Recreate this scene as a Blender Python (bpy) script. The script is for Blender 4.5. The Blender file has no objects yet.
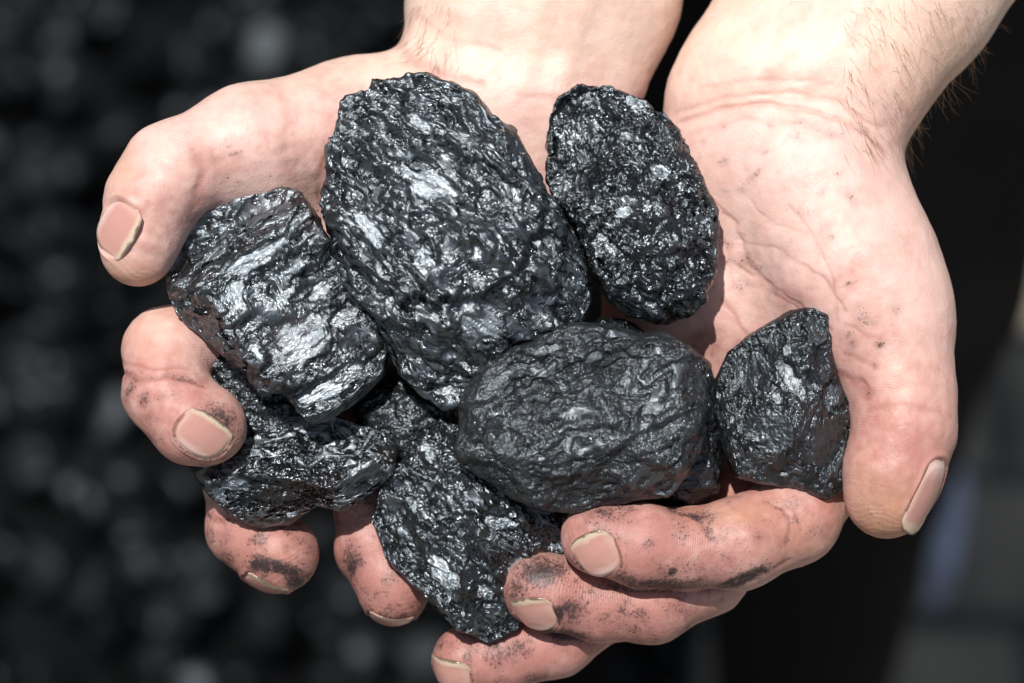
import bpy, math
import numpy as np
from mathutils import Matrix, Vector

scene = bpy.context.scene
R = math.radians
# ------------------------------------------------------------------ camera, sky, sun, exposure
DEP = R(55)                       # the camera looks down at the cupped hands
PXM = 4450.0                      # modelling unit: 1/4450 m
D0 = 0.65 * PXM
HAND = Vector((0, 0, 1.10))       # the hands are held 1.1 m above the ground
AX = np.array([[1, 0, 0], [0, math.sin(DEP), math.cos(DEP)], [0, -math.cos(DEP), math.sin(DEP)]])  # right, up, back

cam_d = bpy.data.cameras.new("camera"); cam = bpy.data.objects.new("camera", cam_d)
scene.collection.objects.link(cam); scene.camera = cam
cam_d.lens = 36.0 * D0 / 1024.0; cam_d.sensor_width = 36.0
cam_d.clip_start = 0.02; cam_d.clip_end = 200
rot = Matrix(((AX[0][0], AX[1][0], AX[2][0]), (AX[0][1], AX[1][1], AX[2][1]), (AX[0][2], AX[1][2], AX[2][2])))
cam.matrix_world = Matrix.Translation(HAND + Vector(AX[2]) * 0.65) @ rot.to_4x4()
cam_d.dof.use_dof = True; cam_d.dof.focus_distance = 0.65 - 0.008; cam_d.dof.aperture_fstop = 8.0

world = bpy.data.worlds.new("World"); scene.world = world; world.use_nodes = True
L_cam = np.array([-0.16, 0.48, 0.85]); L_cam /= np.linalg.norm(L_cam)
Lw = L_cam @ AX                                   # direction towards the sun
elev = math.asin(Lw[2]); az = math.atan2(Lw[0], Lw[1])
wn = world.node_tree.nodes; wl = world.node_tree.links
sky = wn.new('ShaderNodeTexSky'); sky.sky_type = 'NISHITA'; sky.sun_disc = False
sky.sun_elevation = elev; sky.sun_rotation = az; sky.dust_density = 2.0
wn['Background'].inputs['Strength'].default_value = 0.055
# broken bright cloud over the blue
wt = wn.new('ShaderNodeTexCoord'); wnz = wn.new('ShaderNodeTexNoise'); wnz.inputs['Scale'].default_value = 3.2; wnz.inputs['Detail'].default_value = 6.0
wl.new(wt.outputs['Generated'], wnz.inputs['Vector'])
wr = wn.new('ShaderNodeValToRGB'); wr.color_ramp.elements[0].position = 0.50; wr.color_ramp.elements[1].position = 0.60
wl.new(wnz.outputs[0], wr.inputs[0])
wm = wn.new('ShaderNodeMix'); wm.data_type = 'RGBA'; wl.new(wr.outputs[0], wm.inputs[0]); wl.new(sky.outputs[0], wm.inputs[6]); wm.inputs[7].default_value = (7.6, 8.4, 9.6, 1)
wl.new(wm.outputs[2], wn['Background'].inputs['Color'])
sun_d = bpy.data.lights.new("sun", 'SUN'); sun = bpy.data.objects.new("sun", sun_d)
scene.collection.objects.link(sun); sun_d.energy = 5.0; sun_d.angle = R(0.7); sun_d.color = (1.0, 0.965, 0.92)
sun.rotation_euler = Vector(Lw).to_track_quat('Z', 'Y').to_euler(); sun.location = (0, 0, 5)
scene.view_settings.view_transform = 'Standard'; scene.view_settings.look = 'None'
scene.view_settings.exposure = 0.0; scene.view_settings.gamma = 1.0

# ------------------------------------------------------------------ numeric helpers
def F(px, py, z=0.0):
    k = (D0 - z) / D0
    return np.array([(px - 512.0) * k, (341.5 - py) * k, z])
def Fk(z): return (D0 - z) / D0
def to_world(P):                                  # view-aligned modelling units -> metres
    return (P / PXM) @ AX + np.array(HAND)
def to_px(P):
    k = (D0 - P[:, 2]) / D0
    return 512 + P[:, 0] / k, 341.5 - P[:, 1] / k

def hsh(x, y, z, s):
    h = (x.astype(np.int64) * 374761393 + y.astype(np.int64) * 668265263 + z.astype(np.int64) * 2147483647 + s * 974711) & 0xFFFFFFFF
    h = ((h ^ (h >> 13)) * 1274126177) & 0xFFFFFFFF
    h = ((h ^ (h >> 16)) * 2246822519) & 0xFFFFFFFF
    return ((h ^ (h >> 15)) & 0xFFFFFF) / float(0x1000000)
def noise(P, s=0):                                # value-gradient noise in -1..1
    i = np.floor(P); f = P - i; u = f * f * f * (f * (f * 6 - 15) + 10)
    out = 0
    for dx in (0, 1):
        for dy in (0, 1):
            for dz in (0, 1):
                X, Y, Z = i[:, 0] + dx, i[:, 1] + dy, i[:, 2] + dz
                g = ((hsh(X, Y, Z, s) * 2 - 1) * (f[:, 0] - dx) + (hsh(X, Y, Z, s + 17) * 2 - 1) * (f[:, 1] - dy) + (hsh(X, Y, Z, s + 31) * 2 - 1) * (f[:, 2] - dz))
                w = (u[:, 0] if dx else 1 - u[:, 0]) * (u[:, 1] if dy else 1 - u[:, 1]) * (u[:, 2] if dz else 1 - u[:, 2])
                out = out + g * w
    return out * 1.5
def fbm(P, o=4, s=0, g=0.5):
    a, t, r = 1.0, 0, 0
    for k in range(o):
        r = r + a * noise(P * (2.0 ** k) + 13.7 * k, s + k); t += a; a *= g
    return r / t
def ridged(P, o=3, s=0):
    a, t, r = 1.0, 0, 0
    for k in range(o):
        r = r + a * (1 - 2 * np.abs(noise(P * (2.1 ** k) + 7.3 * k, s + k))); t += a; a *= 0.55
    return r / t
def cells(P, s=0):
    """nearest cell: offset to its centre and four random numbers of it, edge distance"""
    i = np.floor(P); bd = np.full(len(P), 9e9); b2 = bd.copy()
    off = np.zeros_like(P); idx = np.zeros_like(P)
    for dx in (-1, 0, 1):
        for dy in (-1, 0, 1):
            for dz in (-1, 0, 1):
                c = i + np.array([dx, dy, dz])
                q = c + np.stack([hsh(c[:, 0], c[:, 1], c[:, 2], s + j) for j in (1, 2, 3)], 1)
                v = P - q; d = (v * v).sum(1)
                m = d < bd
                b2 = np.where(m, bd, np.minimum(b2, d))
                bd = np.where(m, d, bd); off[m] = v[m]; idx[m] = c[m]
    rn = [hsh(idx[:, 0], idx[:, 1], idx[:, 2], s + 40 + j) for j in range(4)]
    return off, rn, np.sqrt(b2) - np.sqrt(bd)
def chips(P, s=0, tilt=0.9, flatc=0.0):
    """lower envelope of tilted pyramids: a continuous surface of flat broken faces"""
    i = np.floor(P); best = np.full(len(P), 9e9)
    for dx in (-1, 0, 1):
        for dy in (-1, 0, 1):
            for dz in (-1, 0, 1):
                c = i + np.array([dx, dy, dz]); X, Y, Z = c.T
                v = P - c - np.stack([hsh(X, Y, Z, s + j) for j in (1, 2, 3)], 1)
                t = sum((hsh(X, Y, Z, s + 10 + j) - .5) * v[:, j] for j in range(3))
                a = np.abs(v)
                q = np.maximum(a.sum(1) * 0.8, flatc * 2 * hsh(X, Y, Z, s + 20)) + t * tilt
                best = np.minimum(best, q)
    return best - 0.45
def sstep(a, b, x):
    t = np.clip((x - a) / (b - a), 0, 1); return t * t * (3 - 2 * t)

def new_mesh(name, V, Fa, mat=None, parent=None, smooth=True, attrs=None):
    me = bpy.data.meshes.new(name)
    V = np.asarray(V, dtype=np.float32)
    if isinstance(Fa, np.ndarray):
        n, k = Fa.shape
        me.vertices.add(len(V)); me.vertices.foreach_set('co', V.ravel())
        me.loops.add(n * k); me.loops.foreach_set('vertex_index', Fa.astype(np.int32).ravel())
        me.polygons.add(n); me.polygons.foreach_set('loop_start', np.arange(0, n * k, k, dtype=np.int32))
        me.polygons.foreach_set('loop_total', np.full(n, k, dtype=np.int32))
        me.update(calc_edges=True); me.validate()
    else:
        me.from_pydata(V.tolist(), [], Fa)
    if smooth: me.polygons.foreach_set('use_smooth', np.ones(len(me.polygons), dtype=bool))
    for an, (ty, arr) in (attrs or {}).items():
        at = me.attributes.new(an, ty, 'POINT')
        at.data.foreach_set('color' if ty == 'FLOAT_COLOR' else 'value', np.asarray(arr, dtype=np.float32).ravel())
    if mat: me.materials.append(mat)
    ob = bpy.data.objects.new(name, me); scene.collection.objects.link(ob)
    if parent: ob.parent = parent
    return ob
def tag(o, label=None, cat=None, group=None, kind=None):
    if label: o['label'] = label
    if cat: o['category'] = cat
    if group: o['group'] = group
    if kind: o['kind'] = kind
    return o

# ------------------------------------------------------------------ materials
def mat_new(name):
    m = bpy.data.materials.new(name); m.use_nodes = True
    nt = m.node_tree; b = nt.nodes['Principled BSDF']
    return m, nt, b
def N(nt, ty, **kw):
    n = nt.nodes.new(ty)
    for k, v in kw.items():
        if k in n.inputs: n.inputs[k].default_value = v
        else: setattr(n, k, v)
    return n
def ramp(nt, src, stops):
    r = nt.nodes.new('ShaderNodeValToRGB'); nt.links.new(src, r.inputs[0])
    e = r.color_ramp.elements
    e[0].position, e[0].color = stops[0][0], (*stops[0][1], 1) if len(stops[0][1]) == 3 else stops[0][1]
    e[1].position, e[1].color = stops[-1][0], (*stops[-1][1], 1)
    for p, c in stops[1:-1]:
        q = e.new(p); q.color = (*c, 1)
    return r
def math_n(nt, op, a, b=None, clamp=False):
    n = nt.nodes.new('ShaderNodeMath'); n.operation = op; n.use_clamp = clamp
    for i, v in enumerate((a, b)):
        if v is None: continue
        if isinstance(v, (int, float)): n.inputs[i].default_value = v
        else: nt.links.new(v, n.inputs[i])
    return n.outputs[0]
def g3(v): return (v, v, v)

def coal_material(name, base=0.006, rough_lo=0.12, rough_hi=0.40, glint=0.40, tint=(0.78, 0.90, 1.0), brown=0.0, bump=1.0, ior=1.85, coat=0.40, facet=1.0, grain_dir=0.7):
    m, nt, b = mat_new(name); L = nt.links.new
    tc = N(nt, 'ShaderNodeTexCoord'); O = tc.outputs['Object']
    at = N(nt, 'ShaderNodeAttribute', attribute_name='gloss')
    n1 = N(nt, 'ShaderNodeTexNoise', Scale=90.0, Detail=6.0, Roughness=0.65); L(O, n1.inputs['Vector'])
    n2 = N(nt, 'ShaderNodeTexNoise', Scale=900.0, Detail=4.0, Roughness=0.7); L(O, n2.inputs['Vector'])
    n3 = N(nt, 'ShaderNodeTexNoise', Scale=260.0, Detail=5.0, Roughness=0.6); L(O, n3.inputs['Vector'])
    rr = math_n(nt, 'ADD', math_n(nt, 'MULTIPLY', n1.outputs[0], 0.55), math_n(nt, 'MULTIPLY', n3.outputs[0], 0.45))
    r1 = ramp(nt, rr, [(0.38, g3(1.0)), (0.62, g3(0.0))])
    rv = r1.outputs[0]
    mr = N(nt, 'ShaderNodeMapRange'); L(rv, mr.inputs[0]); mr.inputs[3].default_value = rough_lo; mr.inputs[4].default_value = rough_hi
    mg = N(nt, 'ShaderNodeMix', data_type='FLOAT'); L(at.outputs['Fac'], mg.inputs[0]); L(mr.outputs[0], mg.inputs[2])
    L(math_n(nt, 'ADD', 0.40, math_n(nt, 'MULTIPLY', n3.outputs[0], 0.2)), mg.inputs[3])
    L(mg.outputs[0], b.inputs['Roughness'])
    cr = ramp(nt, n1.outputs[0], [(0.35, (base * 0.6, base * 0.62, base * 0.65)), (0.6, (base * 1.1, base * 1.15, base * 1.2)), (0.8, (base * 2.2, base * 2.4, base * 2.6))])
    col = cr.outputs[0]
    if brown > 0:
        mx = N(nt, 'ShaderNodeMix', data_type='RGBA')
        nb = N(nt, 'ShaderNodeTexNoise', Scale=45.0, Detail=3.0); L(O, nb.inputs['Vector'])
        rb = ramp(nt, nb.outputs[0], [(0.52, g3(0)), (0.68, g3(brown))])
        L(rb.outputs[0], mx.inputs[0]); L(col, mx.inputs[6]); mx.inputs[7].default_value = (0.05, 0.018, 0.011, 1); col = mx.outputs[2]
    L(col, b.inputs['Base Color'])
    b.inputs['IOR'].default_value = ior
    b.inputs['Specular Tint'].default_value = (*tint, 1)
    # crystalline grains: each grain turns the normal its own way
    geo = N(nt, 'ShaderNodeNewGeometry')
    def grains(scale, amt):
        v = N(nt, 'ShaderNodeTexVoronoi', Scale=scale); L(O, v.inputs['Vector'])
        s = N(nt, 'ShaderNodeVectorMath', operation='SUBTRACT'); L(v.outputs['Color'], s.inputs[0]); s.inputs[1].default_value = (.5, .5, .5)
        k = N(nt, 'ShaderNodeVectorMath', operation='SCALE'); L(s.outputs[0], k.inputs[0])
        if isinstance(amt, (int, float)): k.inputs['Scale'].default_value = amt
        else: L(amt, k.inputs['Scale'])
        return k.outputs[0]
    npt = N(nt, 'ShaderNodeTexNoise', Scale=140.0, Detail=2.0); L(O, npt.inputs['Vector'])
    rpt = ramp(nt, npt.outputs[0], [(0.40, g3(0.35)), (0.60, g3(1.7))])
    ga = math_n(nt, 'MULTIPLY', math_n(nt, 'MULTIPLY', math_n(nt, 'SUBTRACT', 1.0, math_n(nt, 'MULTIPLY', at.outputs['Fac'], 0.6)), glint), rpt.outputs[0])
    a1 = N(nt, 'ShaderNodeVectorMath', operation='ADD'); L(grains(2300.0, math_n(nt, 'MULTIPLY', ga, 2.0)), a1.inputs[0]); L(grains(1000.0, math_n(nt, 'MULTIPLY', ga, 0.8)), a1.inputs[1])
    bp = N(nt, 'ShaderNodeBump', Strength=0.3 * bump, Distance=0.0003); L(n3.outputs[0], bp.inputs['Height'])
    bp2 = N(nt, 'ShaderNodeBump', Strength=0.35 * bump, Distance=0.0004); L(n2.outputs[0], bp2.inputs['Height']); L(bp.outputs[0], bp2.inputs['Normal'])
    inv = math_n(nt, 'SUBTRACT', 1.05, at.outputs['Fac'])
    last = bp2.outputs[0]
    for sc_, ds_ in ((430.0, 0.0011), (1250.0, 0.0005)):
        v = N(nt, 'ShaderNodeTexVoronoi', Scale=sc_, distance='MANHATTAN'); L(O, v.inputs['Vector'])
        bb = N(nt, 'ShaderNodeBump', Strength=0.30 * bump, Distance=ds_, invert=True); L(math_n(nt, 'MULTIPLY', v.outputs['Distance'], inv), bb.inputs['Height'])
        L(last, bb.inputs['Normal']); last = bb.outputs[0]
    wn_ = N(nt, 'ShaderNodeTexNoise', Scale=240.0, Detail=5.0, Roughness=0.65); L(O, wn_.inputs['Vector'])
    ws = N(nt, 'ShaderNodeVectorMath', operation='SUBTRACT'); L(wn_.outputs['Color'], ws.inputs[0]); ws.inputs[1].default_value = (.5, .5, .5)
    wk = N(nt, 'ShaderNodeVectorMath', operation='SCALE'); L(ws.outputs[0], wk.inputs[0]); wk.inputs['Scale'].default_value = 0.0045
    wa = N(nt, 'ShaderNodeVectorMath', operation='ADD'); L(O, wa.inputs[0]); L(wk.outputs[0], wa.inputs[1])
    fsum = None
    for sc_, am_ in ((150.0, 0.42), (390.0, 0.50)):
        mp = N(nt, 'ShaderNodeMapping'); L(wa.outputs[0], mp.inputs['Vector']); mp.inputs['Rotation'].default_value = (0.6, 0.5, grain_dir); mp.inputs['Scale'].default_value = (0.55, 1.4, 1.0)
        v = N(nt, 'ShaderNodeTexVoronoi', Scale=sc_, distance='MANHATTAN'); L(mp.outputs[0], v.inputs['Vector'])
        s_ = N(nt, 'ShaderNodeVectorMath', operation='SUBTRACT'); L(v.outputs['Color'], s_.inputs[0]); s_.inputs[1].default_value = (.5, .5, .5)
        k_ = N(nt, 'ShaderNodeVectorMath', operation='SCALE'); L(s_.outputs[0], k_.inputs[0]); L(math_n(nt, 'MULTIPLY', math_n(nt, 'SUBTRACT', 1.0, math_n(nt, 'MULTIPLY', at.outputs['Fac'], 0.78)), am_ * facet), k_.inputs['Scale'])
        if fsum is None: fsum = k_.outputs[0]
        else:
            q_ = N(nt, 'ShaderNodeVectorMath', operation='ADD'); L(fsum, q_.inputs[0]); L(k_.outputs[0], q_.inputs[1]); fsum = q_.outputs[0]
    fl = N(nt, 'ShaderNodeVectorMath', operation='ADD'); L(last, fl.inputs[0]); L(fsum, fl.inputs[1]); last = fl.outputs[0]
    soft = N(nt, 'ShaderNodeVectorMath', operation='SCALE'); L(a1.outputs[0], soft.inputs[0]); L(math_n(nt, 'MULTIPLY', inv, 0.55), soft.inputs['Scale'])
    a2 = N(nt, 'ShaderNodeVectorMath', operation='ADD'); L(soft.outputs[0], a2.inputs[0]); L(last, a2.inputs[1])
    nn = N(nt, 'ShaderNodeVectorMath', operation='NORMALIZE'); L(a2.outputs[0], nn.inputs[0])
    L(nn.outputs[0], b.inputs['Normal'])
    L(math_n(nt, 'ADD', 0.36, math_n(nt, 'MULTIPLY', at.outputs['Fac'], 0.64)), b.inputs['Specular IOR Level'])
    # tiny mirror-bright crystal faces over the body of the coal
    a3 = N(nt, 'ShaderNodeVectorMath', operation='ADD'); L(a1.outputs[0], a3.inputs[0]); L(last, a3.inputs[1])
    n4 = N(nt, 'ShaderNodeVectorMath', operation='NORMALIZE'); L(a3.outputs[0], n4.inputs[0])
    L(n4.outputs[0], b.inputs['Coat Normal']); b.inputs['Coat Weight'].default_value = coat
    b.inputs['Coat Roughness'].default_value = 0.09; b.inputs['Coat IOR'].default_value = 1.6
    return m

def skin_material():
    m, nt, b = mat_new('skin'); L = nt.links.new
    tc = N(nt, 'ShaderNodeTexCoord'); O = tc.outputs['Object']
    ca = N(nt, 'ShaderNodeAttribute', attribute_name='tone')
    da = N(nt, 'ShaderNodeAttribute', attribute_name='dirt')
    ra = N(nt, 'ShaderNodeAttribute', attribute_name='ridge')
    n1 = N(nt, 'ShaderNodeTexNoise', Scale=110.0, Detail=5.0, Roughness=0.6); L(O, n1.inputs['Vector'])
    n2 = N(nt, 'ShaderNodeTexNoise', Scale=1300.0, Detail=3.0, Roughness=0.7); L(O, n2.inputs['Vector'])
    n3 = N(nt, 'ShaderNodeTexNoise', Scale=420.0, Detail=5.0, Roughness=0.75); L(O, n3.inputs['Vector'])
    hv = ramp(nt, n1.outputs[0], [(0.30, (0.90, 0.80, 0.78)), (0.52, (1, 1, 1)), (0.72, (1.0, 0.97, 0.95))])
    mx = N(nt, 'ShaderNodeMix', data_type='RGBA', blend_type='MULTIPLY'); mx.inputs[0].default_value = 0.8
    L(ca.outputs['Color'], mx.inputs[6]); L(hv.outputs[0], mx.inputs[7])
    # coal dust caught in the skin: soft grey film and hard specks
    vo0 = N(nt, 'ShaderNodeTexVoronoi', Scale=800.0, feature='DISTANCE_TO_EDGE'); L(O, vo0.inputs['Vector'])
    lines = ramp(nt, vo0.outputs['Distance'], [(0.0, g3(0.09)), (0.14, g3(0.0))])
    dline = math_n(nt, 'MULTIPLY', lines.outputs[0], math_n(nt, 'GREATER_THAN', da.outputs['Fac'], 0.08))
    dm = math_n(nt, 'ADD', math_n(nt, 'ADD', da.outputs['Fac'], dline), math_n(nt, 'MULTIPLY', math_n(nt, 'SUBTRACT', math_n(nt, 'ADD', math_n(nt, 'MULTIPLY', n3.outputs[0], 0.5), math_n(nt, 'MULTIPLY', n2.outputs[0], 0.5)), 0.5), 2.4))
    dr = ramp(nt, dm, [(0.30, g3(0)), (0.75, g3(0.75)), (1.0, g3(0.97))])
    sp = N(nt, 'ShaderNodeTexVoronoi', Scale=900.0); L(O, sp.inputs['Vector'])
    spr = ramp(nt, math_n(nt, 'SUBTRACT', sp.outputs['Distance'], math_n(nt, 'MULTIPLY', da.outputs['Fac'], 0.42)), [(0.0, g3(0.85)), (0.06, g3(0))])
    ff = math_n(nt, 'MAXIMUM', math_n(nt, 'MULTIPLY', dr.outputs[0], math_n(nt, 'GREATER_THAN', da.outputs['Fac'], 0.02)), spr.outputs[0])
    film = math_n(nt, 'MULTIPLY', da.outputs['Fac'], 0.55)
    ff = math_n(nt, 'MAXIMUM', ff, film, True)
    m2 = N(nt, 'ShaderNodeMix', data_type='RGBA'); L(ff, m2.inputs[0]); L(mx.outputs[2], m2.inputs[6]); m2.inputs[7].default_value = (0.026, 0.017, 0.019, 1)
    L(m2.outputs[2], b.inputs['Base Color'])
    b.inputs['Subsurface Weight'].default_value = 0.22
    b.inputs['Subsurface Radius'].default_value = (1.0, 0.32, 0.18)
    b.inputs['Subsurface Scale'].default_value = 0.003
    rr = ramp(nt, n3.outputs[0], [(0.3, g3(0.40)), (0.7, g3(0.56))]); L(rr.outputs[0], b.inputs['Roughness'])
    b.inputs['Specular IOR Level'].default_value = 0.42
    w = math_n(nt, 'SINE', ra.outputs['Fac'])
    am = N(nt, 'ShaderNodeAttribute', attribute_name='ridgemask')
    hgt = math_n(nt, 'MULTIPLY', w, am.outputs['Fac'])
    b0 = N(nt, 'ShaderNodeBump', Strength=0.22, Distance=0.00008); L(hgt, b0.inputs['Height'])
    vo = N(nt, 'ShaderNodeTexVoronoi', Scale=1100.0, feature='DISTANCE_TO_EDGE'); L(O, vo.inputs['Vector'])
    b3 = N(nt, 'ShaderNodeBump', Strength=0.25, Distance=0.0002); L(vo.outputs['Distance'], b3.inputs['Height']); L(b0.outputs[0], b3.inputs['Normal'])
    b1 = N(nt, 'ShaderNodeBump', Strength=0.5, Distance=0.00035); L(n3.outputs[0], b1.inputs['Height']); L(b3.outputs[0], b1.inputs['Normal'])
    b2 = N(nt, 'ShaderNodeBump', Strength=0.3, Distance=0.00015); L(n2.outputs[0], b2.inputs['Height']); L(b1.outputs[0], b2.inputs['Normal'])
    L(b2.outputs[0], b.inputs['Normal'])
    return m
def nail_material():
    m, nt, b = mat_new('nail'); L = nt.links.new
    at = N(nt, 'ShaderNodeAttribute', attribute_name='along')
    tc = N(nt, 'ShaderNodeTexCoord')
    n1 = N(nt, 'ShaderNodeTexNoise', Scale=350.0, Detail=4.0); L(tc.outputs['Object'], n1.inputs['Vector'])
    v = math_n(nt, 'ADD', at.outputs['Fac'], math_n(nt, 'MULTIPLY', math_n(nt, 'SUBTRACT', n1.outputs[0], 0.5), 0.16))
    r = ramp(nt, v, [(0.0, (0.50, 0.30, 0.26)), (0.06, (0.64, 0.47, 0.42)), (0.17, (0.63, 0.42, 0.37)), (0.30, (0.55, 0.29, 0.245)), (0.84, (0.54, 0.28, 0.235)), (0.90, (0.60, 0.43, 0.33)), (0.95, (0.60, 0.49, 0.36)), (0.985, (0.16, 0.11, 0.08))])
    ac = N(nt, 'ShaderNodeAttribute', attribute_name='across'); re = ramp(nt, ac.outputs['Fac'], [(0.62, g3(0)), (0.95, g3(0.65))])
    mx = N(nt, 'ShaderNodeMix', data_type='RGBA'); L(re.outputs[0], mx.inputs[0]); L(r.outputs[0], mx.inputs[6]); mx.inputs[7].default_value = (0.58, 0.40, 0.32, 1)
    L(mx.outputs[2], b.inputs['Base Color'])
    b.inputs['Roughness'].default_value = 0.18; b.inputs['Coat Weight'].default_value = 0.15; b.inputs['Coat Roughness'].default_value = 0.15; b.inputs['Subsurface Weight'].default_value = 0.12
    b.inputs['Subsurface Radius'].default_value = (1, .4, .25); b.inputs['Subsurface Scale'].default_value = 0.0015
    bp = N(nt, 'ShaderNodeBump', Strength=0.25, Distance=0.0002); L(n1.outputs[0], bp.inputs['Height']); L(bp.outputs[0], b.inputs['Normal'])
    return m
def cloth_material(name, col, rough=0.9, scale=500.0):
    m, nt, b = mat_new(name); L = nt.links.new
    tc = N(nt, 'ShaderNodeTexCoord')
    n1 = N(nt, 'ShaderNodeTexNoise', Scale=scale, Detail=4.0); L(tc.outputs['Object'], n1.inputs['Vector'])
    r = ramp(nt, n1.outputs[0], [(0.3, tuple(c * 0.7 for c in col)), (0.7, tuple(c * 1.25 for c in col))])
    L(r.outputs[0], b.inputs['Base Color']); b.inputs['Roughness'].default_value = rough
    b.inputs['Specular IOR Level'].default_value = 0.2
    bp = N(nt, 'ShaderNodeBump', Strength=0.4, Distance=0.001); L(n1.outputs[0], bp.inputs['Height']); L(bp.outputs[0], b.inputs['Normal'])
    return m
def paving_material():
    m, nt, b = mat_new('paving'); L = nt.links.new
    tc = N(nt, 'ShaderNodeTexCoord')
    br = N(nt, 'ShaderNodeTexBrick', Scale=1.0); L(tc.outputs['Object'], br.inputs['Vector'])
    br.inputs['Color1'].default_value = (0.22, 0.195, 0.145, 1); br.inputs['Color2'].default_value = (0.17, 0.15, 0.115, 1)
    br.inputs['Mortar'].default_value = (0.06, 0.057, 0.05, 1)
    br.inputs['Mortar Size'].default_value = 0.008; br.inputs['Brick Width'].default_value = 0.22; br.inputs['Row Height'].default_value = 0.11
    n1 = N(nt, 'ShaderNodeTexNoise', Scale=12.0, Detail=8.0); L(tc.outputs['Object'], n1.inputs['Vector'])
    r = ramp(nt, n1.outputs[0], [(0.3, g3(0.6)), (0.7, g3(1.3))])
    mx = N(nt, 'ShaderNodeMix', data_type='RGBA', blend_type='MULTIPLY'); mx.inputs[0].default_value = 1.0
    L(br.outputs[0], mx.inputs[6]); L(r.outputs[0], mx.inputs[7]); L(mx.outputs[2], b.inputs['Base Color'])
    b.inputs['Roughness'].default_value = 0.75
    bp = N(nt, 'ShaderNodeBump', Strength=0.5, Distance=0.004); L(n1.outputs[0], bp.inputs['Height']); L(bp.outputs[0], b.inputs['Normal'])
    return m
M_skin = skin_material(); M_nail = nail_material()
M_coal = coal_material('coal_bright'); M_coal2 = coal_material('coal_dull', base=0.011, rough_lo=0.2, rough_hi=0.46, glint=0.36, ior=1.7, coat=0.2, facet=0.8)
M_coal4 = coal_material('coal_dusty', base=0.017, rough_lo=0.30, rough_hi=0.58, glint=0.5, ior=1.68, coat=0.13, facet=0.5)
M_coal3 = coal_material('coal_rusty', brown=0.4, rough_lo=0.11, grain_dir=-0.6)
M_heap = coal_material('coal_heap', base=0.004, rough_lo=0.36, rough_hi=0.6, glint=0.0, bump=0.3, ior=1.32, coat=0.0, facet=0.0)
M_black = cloth_material('black_cloth', (0.0035, 0.0035, 0.004), 0.95)
M_blue = cloth_material('blue_cloth', (0.56, 0.61, 0.74), 0.8, 60.0)
M_shoe = cloth_material('shoe_leather', (0.008, 0.008, 0.008), 0.5)
M_hair = cloth_material('arm_hair', (0.28, 0.17, 0.10), 0.6)

# ------------------------------------------------------------------ implicit surfaces
def smin(a, b, k):
    h = np.maximum(k - np.abs(a - b), 0) / k
    return np.minimum(a, b) - h * h * k * 0.25
def capsule(P, a, b, ra, rb):
    ba = (b - a).astype(P.dtype); pa = P - a.astype(P.dtype)
    h = np.clip(pa @ ba / max(float(ba @ ba), 1e-9), 0, 1)
    q = pa - h[:, None] * ba
    return np.sqrt((q * q).sum(1)) - (ra + (rb - ra) * h)
def surface_nets(f, lo, hi, st, coarse=4):
    lo = np.array(lo, float); hi = np.array(hi, float)
    n = (np.ceil((hi - lo) / (st * coarse)).astype(int)) * coarse
    c = [lo[i] + (np.arange(n[i] // coarse) + 0.5) * st * coarse - st * 0.5 for i in range(3)]
    G = np.stack(np.meshgrid(*c, indexing='ij'), -1).reshape(-1, 3).astype(np.float32)
    d = f(G); near = np.abs(d) < st * coarse * 1.35
    D = np.where(d > 0, 1e3, -1e3).astype(np.float32).reshape([m // coarse for m in n])
    for ax in range(3): D = np.repeat(D, coarse, ax)
    mk = near.reshape([m // coarse for m in n])
    for ax in range(3): mk = np.repeat(mk, coarse, ax)
    idx = np.argwhere(mk)
    D[mk] = f((lo + idx * st).astype(np.float32))
    S = D < 0
    cs = [m - 1 for m in n]
    cnt = np.zeros(cs, np.int8)
    sl = lambda o, m: slice(o, o + m)
    for dx in (0, 1):
        for dy in (0, 1):
            for dz in (0, 1):
                cnt += S[sl(dx, cs[0]), sl(dy, cs[1]), sl(dz, cs[2])]
    act = (cnt > 0) & (cnt < 8)
    ci = np.argwhere(act); vid = np.full(cs, -1, np.int64); vid[act] = np.arange(len(ci))
    acc = np.zeros((len(ci), 3)); w = np.zeros(len(ci))
    cor = [(a, b, c_) for a in (0, 1) for b in (0, 1) for c_ in (0, 1)]
    val = {k: D[ci[:, 0] + k[0], ci[:, 1] + k[1], ci[:, 2] + k[2]] for k in cor}
    for a in cor:
        for ax in range(3):
            if a[ax] == 0:
                b = list(a); b[ax] = 1; b = tuple(b)
                va, vb = val[a], val[b]; m = (va < 0) != (vb < 0)
                t = np.where(m, va / np.where(m, va - vb, 1), 0)
                p = np.array(a, float)[None, :].repeat(len(ci), 0); p[:, ax] += t
                acc += p * m[:, None]; w += m
    V = lo + (ci + acc / w[:, None]) * st
    Fs = []
    for ax in range(3):
        u, v = (ax + 1) % 3, (ax + 2) % 3
        A = [slice(None)] * 3; B = [slice(None)] * 3
        A[ax] = slice(0, -1); B[ax] = slice(1, None)
        s0, s1 = S[tuple(A)], S[tuple(B)]
        e = np.argwhere(s0 != s1)
        e = e[(e[:, u] > 0) & (e[:, v] > 0) & (e[:, u] < cs[u]) & (e[:, v] < cs[v])]
        sg = s0[e[:, 0], e[:, 1], e[:, 2]]
        def g(du, dv):
            q = e.copy(); q[:, u] += du; q[:, v] += dv
            return vid[q[:, 0], q[:, 1], q[:, 2]]
        a, b, c_, d_ = g(-1, -1), g(0, -1), g(0, 0), g(-1, 0)
        Q = np.where(sg[:, None], np.stack([a, b, c_, d_], 1), np.stack([d_, c_, b, a], 1))
        Fs.append(Q)
    return V, np.concatenate(Fs)
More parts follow.
